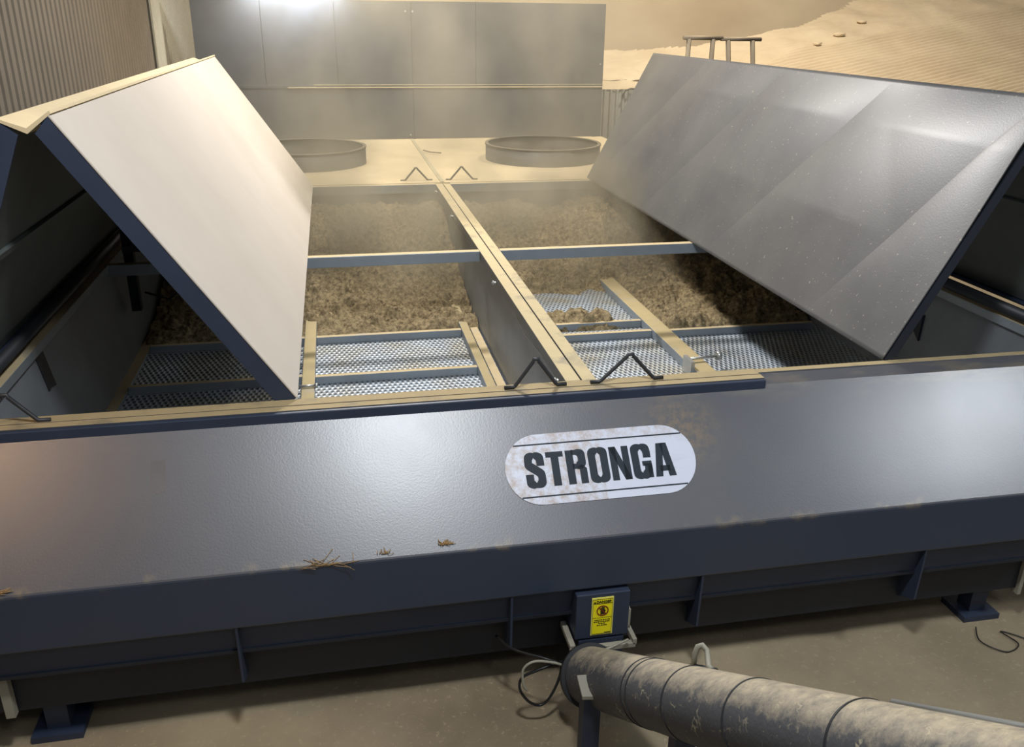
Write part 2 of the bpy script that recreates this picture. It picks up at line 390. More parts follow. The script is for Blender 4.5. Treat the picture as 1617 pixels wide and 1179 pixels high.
# carrying hoops
def hoop(x0, x1, y, apex, h, lean=0.0, rad=.011):
    b = MB(); e = .045
    pts = [(x0-e, y, rad), (x0-.004, y, rad)]
    a = Vector((x0, y, rad)); t_ = Vector((apex, y+lean, h)); c = Vector((x1, y, rad))
    pts += [a.lerp(t_, .04), a.lerp(t_, .5), a.lerp(t_, .88), t_-Vector((.012, 0, .006)), t_+Vector((.012, 0, -.006)), c.lerp(t_, .88), c.lerp(t_, .5), c.lerp(t_, .04)]
    pts += [(x1+.004, y, rad), (x1+e, y, rad)]
    b.tube(pts, rad, 8); return b
for a in ((.71, .90, 3.45, .805, .14), (1.10, 1.35, 3.45, 1.235, .135), (-1.44, -1.215, 3.44, -1.32, .13)):
    part(hoop(a[0], a[1], a[2], a[3], a[4], rad=.0088), 'lifting_hoop', 'hoop', bed)

# sign on the fascia: local frame u along x, v up the slope
sl = Vector((0, .43, .445)).normalized()
nrm = Vector((0, -.445, .43)).normalized()
sc = Vector((1.037, 3.166, -.2515))
# put the sign centre exactly on the slope plane
sc = sc - nrm*((sc-Vector((0, 3.38, -.03))).dot(nrm))
FM = Matrix(((1, sl.x, nrm.x, 0), (0, sl.y, nrm.y, 0), (0, sl.z, nrm.z, 0), (0, 0, 0, 1)))
sgn = None
def pill(hw, hh, y0=-9, y1=9, n=24):
    pts = []
    for k in range(n+1):
        a = -PI/2+PI*k/n; pts.append((hw-hh*.98+hh*.98*math.cos(a), hh*math.sin(a)))
    for k in range(n+1):
        a = PI/2+PI*k/n; pts.append((-hw+hh*.98+hh*.98*math.cos(a), hh*math.sin(a)))
    out = []
    for p in pts: out.append((p[0], min(max(p[1], y0), y1)))
    return out
def plate(poly, z0, z1):
    b = MB(); b.hexa([(x, y, z0) for x, y in poly], [(x, y, z1) for x, y in poly]); return b
o = plate(pill(.42, .153), .001, .004).build('name_sign', 'vinyl')
o.parent = bed; o.matrix_local = Matrix.Translation(sc-Vector(bed.location)) @ FM
sgn = o
for yy in (.108, -.118):
    hw = .42-.150+math.sqrt(max(0, .150**2-yy*yy))
    b = MB(); b.box(-hw, hw, yy-.003, yy+.003, .004, .0052); o = b.build('border_line', 'letter'); o.parent = sgn
# lettering
def smooth_path(P, closed=False, n=6):
    out = []; N = len(P)
    rng = range(N if closed else N-1)
    for i in rng:
        p0 = P[(i-1) % N] if closed or i else P[0]; p1 = P[i]; p2 = P[(i+1) % N]; p3 = P[(i+2) % N] if closed or i+2 < N else P[-1]
        for k in range(n):
            t_ = k/n
            out.append(tuple(.5*((2*p1[j])+(-p0[j]+p2[j])*t_+(2*p0[j]-5*p1[j]+4*p2[j]-p3[j])*t_*t_+(-p0[j]+3*p1[j]-3*p2[j]+p3[j])*t_**3) for j in (0, 1)))
    if not closed: out.append(P[-1])
    return out
def stroke(b, P, closed, tv, th, z0, z1):
    N = len(P); Lp, Rp = [], []
    for i, p in enumerate(P):
        a = P[(i-1) % N] if closed or i else P[0]; c = P[(i+1) % N] if closed or i < N-1 else P[-1]
        d = Vector((c[0]-a[0], c[1]-a[1])).normalized(); nn = Vector((-d.y, d.x)); wd = (tv*abs(d.y)**.8+th*abs(d.x)**1.2)/2
        Lp.append((p[0]+nn.x*wd, p[1]+nn.y*wd)); Rp.append((p[0]-nn.x*wd, p[1]-nn.y*wd))
    vs = [[b.bm.verts.new((x, y, z)) for (x, y), z in ((l, z0), (r, z0), (r, z1), (l, z1))] for l, r in zip(Lp, Rp)]
    for i in range(N if closed else N-1):
        A, B = vs[i], vs[(i+1) % N]
        for j in range(4): b.bm.faces.new((A[j], B[j], B[(j+1) % 4], A[(j+1) % 4]))
    if not closed: b.bm.faces.new(vs[0]); b.bm.faces.new(vs[-1][::-1])
def poly(b, pts, z0, z1): b.hexa([(x, y, z0) for x, y in pts], [(x, y, z1) for x, y in pts])
z0_, z1_ = .004, .0058
TV, TH = .20, .135
def glyph(ch):
    b = MB()
    def P(*p): poly(b, p, z0_, z1_)
    def R(x0, y0, x1, y1): P((x0, y0), (x1, y0), (x1, y1), (x0, y1))
    if ch == 'S':
        stroke(b, smooth_path([(.41, .62), (.41, .74), (.38, .88), (.25, .94), (.13, .89), (.10, .76), (.12, .64), (.25, .52), (.38, .40), (.41, .26), (.38, .11), (.25, .06), (.12, .12), (.10, .26), (.10, .38)]), False, TV, .13, z0_, z1_); w = .51
    elif ch == 'T': R(0, .84, .46, 1); R(.13, 0, .33, .85); w = .46
    elif ch == 'R':
        R(0, 0, .2, 1); stroke(b, smooth_path([(.15, .93), (.30, .93), (.40, .88), (.42, .74), (.40, .60), (.30, .52), (.15, .52)]), False, TV, TH, z0_, z1_)
        P((.26, .50), (.40, .56), (.52, .44), (.52, 0), (.33, 0), (.33, .42)); w = .53
    elif ch == 'O':
        stroke(b, smooth_path([(.10, .5), (.10, .8), (.14, .90), (.26, .94), (.38, .90), (.42, .8), (.42, .5), (.42, .2), (.38, .10), (.26, .06), (.14, .10), (.10, .2)], True), True, TV, TH, z0_, z1_); w = .52
    elif ch == 'N': R(0, 0, .18, 1); R(.34, 0, .52, 1); P((0, 1), (.18, 1), (.52, 0), (.34, 0)); w = .52
    elif ch == 'G':
        stroke(b, smooth_path([(.42, .60), (.42, .78), (.38, .90), (.26, .94), (.14, .90), (.10, .8), (.10, .5), (.10, .2), (.14, .10), (.26, .06), (.36, .12), (.42, .24), (.42, .42)]), False, TV, TH, z0_, z1_)
        R(.27, .36, .52, .50); R(.40, 0, .52, .40); w = .52
    elif ch == 'A':
        P((0, 0), (.19, 0), (.33, 1), (.14, 1)); P((.37, 0), (.56, 0), (.42, 1), (.23, 1)); R(.14, .16, .42, .32); w = .56
    return b, w
hgt = .148; total = 0; G = []
for ch in 'STRONGA':
    b, w = glyph(ch); G.append((b, total)); total += w+.06
total -= .06; kx = .655/total
for b, x in G:
    for v in b.bm.verts: v.co = Vector(((v.co.x+x)*kx-.335, v.co.y*hgt-.078, v.co.z))
    o = b.build('letter', 'letter'); o.parent = sgn

# faint rectangle of old tape glue on the slope
M['glue'] = paint('glue_residue', srgb(104, 100, 98), 0.7, 0)
gp = Vector((-.757, 3.241, 0)); gp.z = -.03+(gp.y-3.38)*(.445/.43)
o = plate([(-.03, -.065), (.0, -.078), (.03, -.065), (.028, .06), (-.03, .06)], .0006, .0012).build('tape_residue', 'glue')
o.parent = bed; o.matrix_local = Matrix.Translation(gp-Vector(bed.location)) @ FM
# discharge hatch with warning label
b = MB(); b.hexa([(.882, 2.93, -.74), (1.118, 2.93, -.74), (1.118, 2.93, -.965), (.882, 2.93, -.965)], [(.882, 3.08, -.74), (1.118, 3.08, -.74), (1.118, 3.08, -.965), (.882, 3.08, -.965)])
hat = part(b, 'inspection_hatch', 'navy_plain', bed, bevel=.004)
b = MB(); b.box(.85, .875, 2.89, 3.06, -.985, -.96); b.box(.85, 1.14, 2.88, 2.905, -1.0, -.975); b.box(1.125, 1.145, 2.88, 3.02, -.985, -.955); part(b, 'mounting_frame', 'pale', bed, bevel=.003)
b = MB(); b.box(1.122, 1.132, 2.945, 2.975, -.93, -.85); part(b, 'hinge_strip', 'pale', hat)
b = MB(); b.box(.90, 1.10, 2.93, 3.08, -1.17, -.975); part(b, 'outlet_chute', 'navy_plain', bed)
LX, LZ = .997, -.853     # centre of label
b = MB(); b.box(LX-.048, LX+.048, 2.9265, 2.93, LZ-.095, LZ+.095); lab = part(b, 'warning_label', 'yborder', hat)
yy = 2.9255
b = MB(); b.box(LX-.043, LX+.043, yy, yy+.0012, LZ-.089, LZ+.089); part(b, 'label_field', 'yellow', lab)
def lbl(b, name, mat): return part(b, name, mat, lab)
b = MB()
for x0, x1, za, zb in ((-.043, .043, .088, .0895), (-.043, .043, -.0895, -.088), (-.0435, -.0425, -.089, .089), (.0425, .0435, -.089, .089), (-.043, .043, .065, .0662), (-.043, .043, -.006, -.005)):
    b.box(LX+x0, LX+x1, yy-.001, yy, LZ+za, LZ+zb)
lbl(b, 'label_lines', 'ink')
b = MB(); n = 28
for k_ in range(n):
    a0, a1 = 2*PI*k_/n, 2*PI*(k_+1)/n
    q = [(LX+r*math.cos(a)*1.0, LZ+.030+r*math.sin(a)) for r, a in ((.022, a0), (.0265, a0), (.0265, a1), (.022, a1))]
    b.hexa([(x, yy-.002, z) for x, z in q], [(x, yy, z) for x, z in q])
q = [(-.018, .016), (-.015, .019), (.018, -.016), (.015, -.019)]
b.hexa([(LX+x, yy-.0026, LZ+.03+z) for x, z in q], [(LX+x, yy-.001, LZ+.03+z) for x, z in q])
lbl(b, 'prohibition_ring', 'red')
b = MB(); b.box(LX-.009, LX+.009, yy-.0018, yy, LZ+.012, LZ+.034)
for k_, (fx, fh) in enumerate(((-.0085, .044), (-.004, .048), (.0005, .049), (.005, .046))): b.box(LX+fx, LX+fx+.0036, yy-.0018, yy, LZ+.032, LZ+fh)
b.hexa([(LX+.009, yy-.0018, LZ+.018), (LX+.014, yy-.0018, LZ+.032), (LX+.011, yy-.0018, LZ+.034), (LX+.007, yy-.0018, LZ+.026)], [(LX+.009, yy, LZ+.018), (LX+.014, yy, LZ+.032), (LX+.011, yy, LZ+.034), (LX+.007, yy, LZ+.026)])
lbl(b, 'hand_symbol', 'ink')
b = MB(); rnd = random.Random(3)
for row, (xa, xb) in enumerate(((-.034, .034), (-.036, .034), (-.016, .016), (-.022, .022))):
    x = xa
    while x < xb:
        w = rnd.uniform(.004, .010); b.box(LX+x, LX+min(x+w, xb), yy-.001, yy, LZ-.020-row*.009, LZ-.0155-row*.009); x += w+.0025
lbl(b, 'small_print', 'ink')
b = MB(); b.box(LX+.012, LX+.040, yy-.001, yy, LZ-.085, LZ-.082); lbl(b, 'print_line', 'ink')
b = MB(); b.hexa([(LX-.040, yy-.001, LZ+.069), (LX-.030, yy-.001, LZ+.069), (LX-.035, yy-.001, LZ+.082)], [(LX-.040, yy, LZ+.069), (LX-.030, yy, LZ+.069), (LX-.035, yy, LZ+.082)])
lbl(b, 'warning_triangle', 'ink')
cu = bpy.data.curves.new('danger_text', 'FONT'); cu.body = 'DANGER'; cu.size = .0165; cu.offset = .0006; cu.extrude = .0005; cu.align_x = 'CENTER'
to = bpy.data.objects.new('tmp', cu); C.objects.link(to)
bpy.context.view_layer.update()
me = bpy.data.meshes.new_from_object(to.evaluated_get(bpy.context.evaluated_depsgraph_get()))
bpy.data.objects.remove(to); me.materials.clear(); me.materials.append(M['ink'])
o = bpy.data.objects.new('danger_word', me); C.objects.link(o)
o.parent = lab
me.transform(Matrix.Translation(Vector((LX+.005, yy-.0008, LZ+.0695))-Vector(bed.location)) @ Matrix.Rotation(PI/2, 4, 'X'))

# ---------------------------------------------------------------- folding lids
def slab(p0, p1, y0, y1, th, mat, name, parent, side):
    """sheet between two (x, z) points, thickness th on the `side` of it, with depth y0..y1"""
    a = Vector((p0[0], p0[1])); c = Vector((p1[0], p1[1])); d = (c-a).normalized(); n_ = Vector((-d.y, d.x))*side
    b = MB(); b.exty([a, c, c+n_*th, a+n_*th], y0, y1); return part(b, name, mat, parent)
def lid(p0, p1, y0, y1, side, mats, parent, depth=.085):
    """pressed tray: outer sheet, flanges round it turned inwards"""
    a = Vector((p0[0], p0[1])); c = Vector((p1[0], p1[1])); d = (c-a).normalized(); n_ = Vector((-d.y, d.x))*side
    b = MB(); b.exty([a, c, c+n_*.008, a+n_*.008], y0, y1); sh = part(b, 'lid_panel', mats[0], parent, bevel=.003)
    b = MB()
    for ya, yb in ((y0+.004, y0+.016), (y1-.016, y1-.004)): b.exty([a+n_*.008, c+n_*.008, c+n_*depth-d*.02, a+n_*depth+d*.02], ya, yb)
    for e in (a, c-d*.012): b.exty([e+n_*.008, e+d*.012+n_*.008, e+d*.012+n_*(depth*.6), e+n_*(depth*.6)], y0+.016, y1-.016)
    part(b, 'lid_flange', 'navy_plain', sh)
    b = MB(); b.exty([a+n_*.009+d*.02, c+n_*.009-d*.02, c+n_*.02-d*.02, a+n_*.02+d*.02], y0+.02, y1-.02); part(b, 'lid_lining', mats[1], sh)
    b = MB()
    for q in (.5,):
        m_ = a.lerp(c, q); b.exty([m_+n_*.02, m_+d*.03+n_*.02, m_+d*.03+n_*.04, m_+n_*.04], y0+.02, y1-.02)
    part(b, 'stiffener', mats[1], sh)
    return sh
# left pair: dust-coated sheet leaning onto the bed and the sheet hinged on the side rail
lid((-.215, .006), (-.99, 1.165), 3.5, 8.66, 1, ('lid_left', 'lid_inner'), bed)
lid((-1.62, .03), (-1.165, 1.14), 3.5, 8.66, -1, ('navy', 'lid_inner'), bed, .07)
b = MB(); b.exty([(-1.17, 1.145), (-1.075, 1.10), (-.985, 1.17), (-.99, 1.18), (-1.075, 1.12), (-1.17, 1.155)], 3.505, 8.65); part(b, 'hinge_cover', 'deck', bed)
# right pair
def lid_r_x(t_): return 2.53+.63*t_, 1.205*t_
lines = [(8.73, 8.732), (7.36, 8.55), (5.98, 7.10), (4.70, 5.66), (3.54, 4.25), (3.5, 3.501)]   # (Y at top, Y at foot) of the creases
def crease(Y, t_):
    for (ta, ba), (tb, bb) in zip(lines[1:], lines):
        ya = ta+(ba-ta)*(1-t_); yb = tb+(bb-tb)*(1-t_)
        if ya <= Y <= yb:
            p = (Y-ya)/(yb-ya); return 4*p*(1-p)*(yb-ya)
    return 0
nR = Vector((-1.205, 0, .63)).normalized()
b = MB(); y0l, y1l = 3.5, 8.73
NV, NP = 60, 24
def off(Y, v, p, dy):
    w = min(1, (1-v)*5)*min(1, v*2.5)
    h = 4*p*(1-p)*min(dy, 1.4)*.024
    yv = 4.70+(v-1)*1.23                    # second fold running down from the nearest crease's top
    yd = 3.52+.73*(1-v)
    if v > .33: h += .022*max(0, yv-max(Y, yd))*(1 if Y > yd else max(0, 1-(yd-Y)*1.1))
    return h*w
cols = {}
for (ta, ba), (tb, bb) in zip(lines[1:], lines):
    prev = None
    for i in range(NP+1):
        p = i/NP; key = (round(ta+(tb-ta)*p, 4), round(ba+(bb-ba)*p, 4))
        if key not in cols:
            c_ = []
            for k_ in range(NV+1):
                v = k_/NV; ya = ta+(ba-ta)*(1-v); yb = tb+(bb-tb)*(1-v); Y = ya+(yb-ya)*p
                x, z = lid_r_x(v); c_.append(b.bm.verts.new(Vector((x, Y, z))+nR*off(Y, v, p, yb-ya)))
            cols[key] = c_
        cur = cols[key]
        if prev:
            for k_ in range(NV):
                f_ = b.bm.faces.new((prev[k_], cur[k_], cur[k_+1], prev[k_+1])); f_.smooth = True
        prev = cur
for ta, ba in lines:
    c_ = cols.get((round(ta, 4), round(ba, 4)))
    for k_ in range(NV):
        e_ = b.bm.edges.get((c_[k_], c_[k_+1]))
        if e_: e_.smooth = False
shR = part(b, 'lid_panel', 'lid_right', bed)
m = shR.modifiers.new('thickness', 'SOLIDIFY'); m.thickness = .006; m.offset = -1
a_, c_ = Vector((2.53, 0)), Vector((3.16, 1.205)); d_ = (c_-a_).normalized(); n_ = Vector((d_.y, -d_.x))
b = MB()
for ya, yb in ((y0l+.002, y0l+.014), (y1l-.014, y1l-.002)): b.exty([a_+n_*.01, c_+n_*.01, c_+n_*.055-d_*.02, a_+n_*.055+d_*.04], ya, yb)
b.exty([c_+n_*.01-d_*.012, c_+n_*.01, c_+n_*.06, c_+n_*.06-d_*.012], y0l+.014, y1l-.014)
b.exty([a_+n_*.01, a_+n_*.01+d_*.012, a_+n_*.055+d_*.012, a_+n_*.055], y0l+.014, y1l-.014)
part(b, 'lid_flange', 'black_steel', shR)
b = MB(); b.exty([a_+n_*.02+d_*.02, c_+n_*.02-d_*.02, c_+n_*.028-d_*.02, a_+n_*.028+d_*.02], y0l+.02, y1l-.02); part(b, 'lid_lining', 'lid_inner', shR)
lid((3.74, .07), (3.33, 1.19), 3.5, 8.73, 1, ('navy', 'lid_inner'), bed, .07)
b = MB(); b.tube([(3.60, 3.5, .045), (3.60, 8.6, .045)], .032, 12); part(b, 'edge_seal', 'hoop', bed)
b = MB(); b.tube([(-1.53, 3.5, .045), (-1.53, 8.6, .045)], .03, 12); part(b, 'edge_seal', 'hoop', bed)

# gear mounted on the left inner wall, deep under the left lid
b = MB(); b.box(-1.40, -1.34, 6.0, 6.06, -.35, .30); b.box(-1.40, -.95, 5.98, 6.03, .06, .10); mt = part(b, 'lid_bracket', 'black_steel', bed)
b = MB(); b.tube([(-1.30, 6.0, -.22), (-1.15, 5.98, -.27), (-1.05, 5.98, -.2), (-1.04, 5.98, -.02), (-1.10, 5.98, .04), (-1.25, 5.98, -.05)], .008, 6); part(b, 'hose_loop', 'cable', mt)

# ================================================================ SWEEP FRAMES on the perforated floors
def sweep(rails, xl, xr, bars, label, loc):
    f_ = empty('sweep_frame', loc, label, 'floor frame', 'sweep frames on the perforated floors')
    for x0, x1 in rails:
        b = MB(); b.box(x0, x1, 3.56, 8.45, ZB, -.60); part(b, 'side_rail', 'rail_top', f_, bevel=.004)
    for (xa, xb, y) in bars:
        b = MB(); b.box(xa, xb, y-.02, y+.02, ZB, -.612); part(b, 'cross_bar', 'galv', f_, bevel=.003)
    return f_
sL = sweep([(-.285, -.205), (.835, .895)], -.2, .84, [(-.205, .835, 4.55), (-.205, .835, 5.28), (-.205, .835, 6.03), (-1.33, -.285, 5.30), (-1.33, -.285, 6.03), (-1.33, -.285, 4.55)],
           'galvanised frame of rails and cross bars on the left perforated floor', (.3, 5.3, ZB))
sR = sweep([(2.215, 2.345)], 1.1, 2.2, [(1.1, 2.215, 5.78), (1.55, 2.215, 6.02), (2.345, 3.5, 5.76), (1.1, 2.215, 4.55), (2.345, 3.5, 4.55)],
           'galvanised frame with one broad dusty rail on the right perforated floor', (2.3, 5.3, ZB))
b = MB(); b.tube([(2.20, 5.07, -.575), (2.44, 5.10, -.575)], .010, 8); b.tube([(2.43, 5.10, -.575), (2.46, 5.10, -.575)], .03, 10); b.box(2.19, 2.215, 4.95, 5.09, -.66, -.55); part(b, 'clamp_bolt', 'wire', sR)
b = MB(); b.tube([(-.30, 5.06, -.588), (-.19, 5.065, -.588)], .008, 8); b.tube([(-.205, 5.06, -.588), (-.185, 5.06, -.588)], .016, 8); part(b, 'clamp_bolt', 'wire', sL)

# ================================================================ HEAPS
def fbm(x, y, s, o=4):
    return noise.fractal(Vector((x*s, y*s, 3.1)), 1.0, 2.0, o)
def ss(a, b_, x):
    t_ = max(0, min(1, (x-a)/(b_-a))); return t_*t_*(3-2*t_)
def heap(name, x0, x1, y0, y1, hf, label, nx, ny):
    b = MB()
    b.grid(nx, ny, lambda u, v: Vector((x0+(x1-x0)*u, y0+(y1-y0)*v, hf(x0+(x1-x0)*u, y0+(y1-y0)*v))))
    o = b.build(name, 'chips'); tag(o, label, 'wood chips', kind='stuff'); return o
def rough_(x, y): return .045*fbm(x, y, 2.2, 5)+.032*fbm(x+9, y, 11, 5)+.014*noise.noise(Vector((x*38, y*38, 1)))+.008*noise.noise(Vector((x*90, y*90, 1)))
def hl(x, y):
    e = 6.06+.05*fbm(x, 0, 3)
    return ZB-.03+.09*ss(e, e+.14, y)+.10*ss(6.3, 7.2, y)+.34*ss(6.7, 8.4, y)+rough_(x, y)*ss(e, e+.25, y)*1.5
heap('wood_chip_bed', XL+.12, .98, 5.98, 8.59, hl, 'brown shredded wood chips spread over the back of the left floor', 230, 240)
def hr(x, y):
    full = ss(6.85, 7.25, y+.12*fbm(x, y, 2))
    pa = ss(5.93, 6.05, y)*(1-ss(6.32, 6.5, y-.25*(1.4-x)))*(1-ss(1.95, 2.2, x+.3*(y-6)))
    pb = ss(2.30, 2.42, x)*ss(5.80, 5.95, y+.05*fbm(x, 0, 5))
    h = max(full*.16, pa*.085, pb*(.09+.1*ss(6, 7.3, y)))
    return ZB-.03+h+.32*ss(7, 8.3, y)+rough_(x, y)*ss(.0, .09, h)*1.5-.012*(1-ss(.0, .03, h))
heap('wood_chip_bed', 1.10, XR-.06, 5.80, 8.59, hr, 'brown shredded wood chips in patches over the back of the right floor', 230, 240)

# ================================================================ FAN UNIT behind the bed
fu = empty('fan_unit', (XC, 10.3, ZF), 'dust-covered deck with two low round fan rings, directly behind the drying bed', 'fan unit')
FAN = ((-.31, 10.06), (2.37, 10.06)); FR = .66
def deck_half(x0, x1, c):
    """top sheet with a round hole, as a fan of quads between circle and rectangle"""
    b = MB(); n = 96; cx_, cy_ = c; y0, y1 = 8.64, 12.0
    inn, out = [], []
    for k_ in range(n):
        a = 2*PI*k_/n; ca, sa = math.cos(a), math.sin(a)
        tx = ((x1-cx_) if ca > 0 else (x0-cx_))/ca if abs(ca) > 1e-6 else 1e9
        ty = ((y1-cy_) if sa > 0 else (y0-cy_))/sa if abs(sa) > 1e-6 else 1e9
        t_ = min(tx, ty); inn.append((cx_+FR*ca, cy_+FR*sa)); out.append((cx_+t_*ca, cy_+t_*sa))
    for k_ in range(n):
        j = (k_+1) % n
        b.hexa([(*inn[k_], -.03), (*out[k_], -.03), (*out[j], -.03), (*inn[j], -.03)], [(*inn[k_], 0.006), (*out[k_], 0.006), (*out[j], 0.006), (*inn[j], 0.006)])
    for cxx, cyy in ((x0, y0), (x1, y0), (x0, y1), (x1, y1)):      # corner wedges
        ang = math.atan2(cyy-cy_, cxx-cx_) % (2*PI); k_ = int(ang/(2*PI)*n); j = (k_+1) % n
        b.hexa([(*out[k_], -.03), (*out[j], -.03), (cxx, cyy, -.03)], [(*out[k_], .006), (*out[j], .006), (cxx, cyy, .006)])
    return b
part(deck_half(-1.6, XC-.004, FAN[0]), 'deck_sheet', 'deck', fu)
part(deck_half(XC+.004, 3.66, FAN[1]), 'deck_sheet', 'deck', fu)
b = MB(); b.exty([(-1.6, ZF), (3.66, ZF), (3.66, -.04), (-1.6, -.04)], 8.66, 8.70); b.exty([(3.62, ZF), (3.66, ZF), (3.66, -.04), (3.62, -.04)], 8.7, 12.0); b.exty([(-1.6, ZF), (-1.56, ZF), (-1.56, -.04), (-1.6, -.04)], 8.7, 12.0)
part(b, 'casing', 'navy_plain', fu)
b = MB(); b.box(XC-.02, XC+.02, 8.66, 12, -.02, .012); part(b, 'deck_seam', 'seam', fu)
b = MB(); b.tube([(1.06, 10.75, .03), (1.12, 10.6, .03), (1.24, 10.5, .03)], .008, 6); part(b, 'cable_stub', 'stand', fu)
for c in FAN:
    b = MB(); b.ring(c, FR-.015, FR, -.25, .185, 96); rg = part(b, 'fan_ring', 'fan', fu)
    b = MB(); b.ring(c, FR-.03, FR+.008, .175, .19, 96); part(b, 'ring_lip', 'fan', rg)
    b = MB(); b.ring(c, .12, .16, -.16, -.05, 32); b.ring(c, 0.001, .12, -.14, -.06, 32); part(b, 'fan_hub', 'black_steel', rg)
    for k_ in range(6):
        a = k_*PI/3; ca, sa = math.cos(a), math.sin(a)
        q = []
        for r, w_, zz_ in ((.15, .06, -.1), (.62, .12, -.1)):
            q.append([(c[0]+r*ca-w_*sa, c[1]+r*sa+w_*ca, zz_-.05), (c[0]+r*ca+w_*sa, c[1]+r*sa-w_*ca, zz_+.05)])
        lo = [q[0][0], q[0][1], q[1][1], q[1][0]]
        b = MB(); b.hexa(lo, [(x, y, z+.008) for x, y, z in lo]); part(b, 'fan_blade', 'black_steel', rg)
    b = MB(); b.ring(c, .001, FR-.02, -.25, -.24, 48); part(b, 'well_floor', 'black_steel', rg)
for a in ((.675, .90, 8.78, .785, .135), (1.125, 1.355, 8.77, 1.238, .137)):
    part(hoop(*a, rad=.009), 'lifting_hoop', 'fan', fu)

# ================================================================ TALL STEEL SCREEN
scn = empty('steel_screen', (XC, 12.05, ZF), 'tall grey steel panel wall standing behind the two fan rings', 'panel wall')
ZS = .675
for x0, x1 in ((-1.6, -.785), (-.78, .108), (.112, 1.068), (1.072, 1.90), (1.905, 3.645)):
    b = MB(); b.box(x0, x1, 12.02, 12.06, ZS+.02, 1.70); part(b, 'upper_panel', 'panel', scn)
for x0, x1 in ((-1.6, 1.068), (1.072, 3.645)):
    b = MB(); b.box(x0, x1, 12.02, 12.06, 0.01, ZS-.02); part(b, 'lower_panel', 'panel', scn)
b = MB(); b.box(-.52, 3.645, 12.005, 12.05, ZS-.018, ZS-.006); b.box(-.2, 3.645, 12.01, 12.05, ZS+.016, ZS+.022); part(b, 'seam_strip', 'seam', scn)
b = MB(); b.box(-1.6, 3.645, 12.015, 12.06, ZS-.02, ZS+.02); part(b, 'seam_backing', 'panel', scn)
b = MB(); b.box(-1.6, 3.645, 12.061, 12.068, .01, 1.69); part(b, 'gap_blackout_sheet', 'black_steel', scn)  # added black sheet: blocks the bright wall behind so panel gaps read dark
for x, z in ((1.0, 1.58), (1.09, 1.58), (1.02, .06), (3.6, .95)):
    b = MB(); b.tube([(x, 12.02, z), (x, 12.005, z)], .012, 8); part(b, 'bolt', 'wire', scn)
for x in (-1.5, 1.07, 3.57):
    b = MB(); b.box(x-.02, x+.02, 12.07, 12.11, ZF, 1.69); part(b, 'post', 'navy_plain', scn)

# ================================================================ DUSTY LEAN-TO on the right
lt = empty('lean_to_roof', (7, 13, ZF), 'low corrugated roof buried in pale ridged dust, right of the steel screen', 'roof')
def zr(x, y): return -.3+.086*(x-7.97)+.348*(y-9)
def yfront(x): return 12.45 if x < 4.5 else max(7.2, 12.45-(x-4.5)*1.15)
def yback(x):
    P_ = [(3.6, 13.7), (4.15, 13.8), (5.57, 13.76), (7.4, 14.05), (8.5, 14.65), (8.91, 15.0), (11.15, 15.5), (12.9, 15.8), (20, 16.6)]
    for (a, ya), (c, yc) in zip(P_, P_[1:]):
        if a <= x <= c: return ya+(yc-ya)*(x-a)/(c-a)
b = MB()
NX, NW, W0, W1 = 90, 1050, 5.4, 13.6
vg = []
for i in range(NX+1):
    x = 3.66+(13.2-3.66)*i/NX; col = []
    for k_ in range(NW+1):
        w_ = W0+(W1-W0)*k_/NW; y = w_+.204*x
        n_ = fbm(x, y, .8, 4)
        mask = ss(4.7, 5.4, x+.3*n_)*(1-ss(11.6, 11.9, w_+.22*n_))*(.8+.3*ss(-.3, .3, fbm(x, y, 1.5)))
        z = zr(x, y)+.032*mask*math.sin(2*PI*w_/.09)
        z += .03*fbm(x, y, 1.6, 5)*(1.3-mask)+.012*fbm(x, y, 9, 3)*(1.1-mask)
        col.append((Vector((x, y, z)), yfront(x) <= y <= yback(x)+.08*fbm(x, 3, 1.2)))
    vg.append(col)
vm = {}
def gv(i, k_):
    if (i, k_) not in vm: vm[(i, k_)] = b.bm.verts.new(vg[i][k_][0])
    return vm[(i, k_)]
for i in range(NX):
    for k_ in range(NW):
        if vg[i][k_][1] and vg[i+1][k_][1] and vg[i][k_+1][1] and vg[i+1][k_+1][1]:
            f_ = b.bm.faces.new((gv(i, k_), gv(i+1, k_), gv(i+1, k_+1), gv(i, k_+1))); f_.smooth = True
part(b, 'dust_covered_roof', 'roof_dust', lt, recalc=True)
# drift of dust heaped over the near end, in ledges
b = MB()
for (ya, yb, za, zb) in ((12.44, 12.75, .60, .70), (12.72, 13.15, .70, .83), (13.1, 13.75, .80, 1.02)):
    b.grid(30, 10, lambda u, v, ya=ya, yb=yb, za=za, zb=zb: Vector((3.66+1.5*u, ya+(yb-ya)*v+.04*fbm(u*4, ya, 1.5), za+(zb-za)*ss(0, 1, v*1.0)*(1-.1*u)+.03*fbm(u*5, v+ya, 1.5)-.06*ss(.8, 1, u))))
part(b, 'dust_drift', 'roof_dust', lt)
# vertical corrugated end sheet
b = MB(); x = 3.66; pts = []
while x < 4.75: pts += [(x, 12.44), (x+.035, 12.44), (x+.05, 12.41), (x+.075, 12.41), (x+.09, 12.44)]; x += .09
for p, q in zip(pts, pts[1:]):
    if abs(p[0]-q[0]) < 1e-6: continue
    b.hexa([(p[0], p[1], ZF), (q[0], q[1], ZF), (q[0], q[1]+.01, ZF), (p[0], p[1]+.01, ZF)], [(p[0], p[1], .60), (q[0], q[1], .60), (q[0], q[1]+.01, .60), (p[0], p[1]+.01, .60)])
part(b, 'end_sheet', 'grey_wall', lt)
b = MB(); b.tube([(4.05, 12.38, .50), (4.09, 12.37, .58), (4.16, 12.37, .61), (4.25, 12.38, .60)], .012, 6); part(b, 'hose_stub', 'fan', lt)
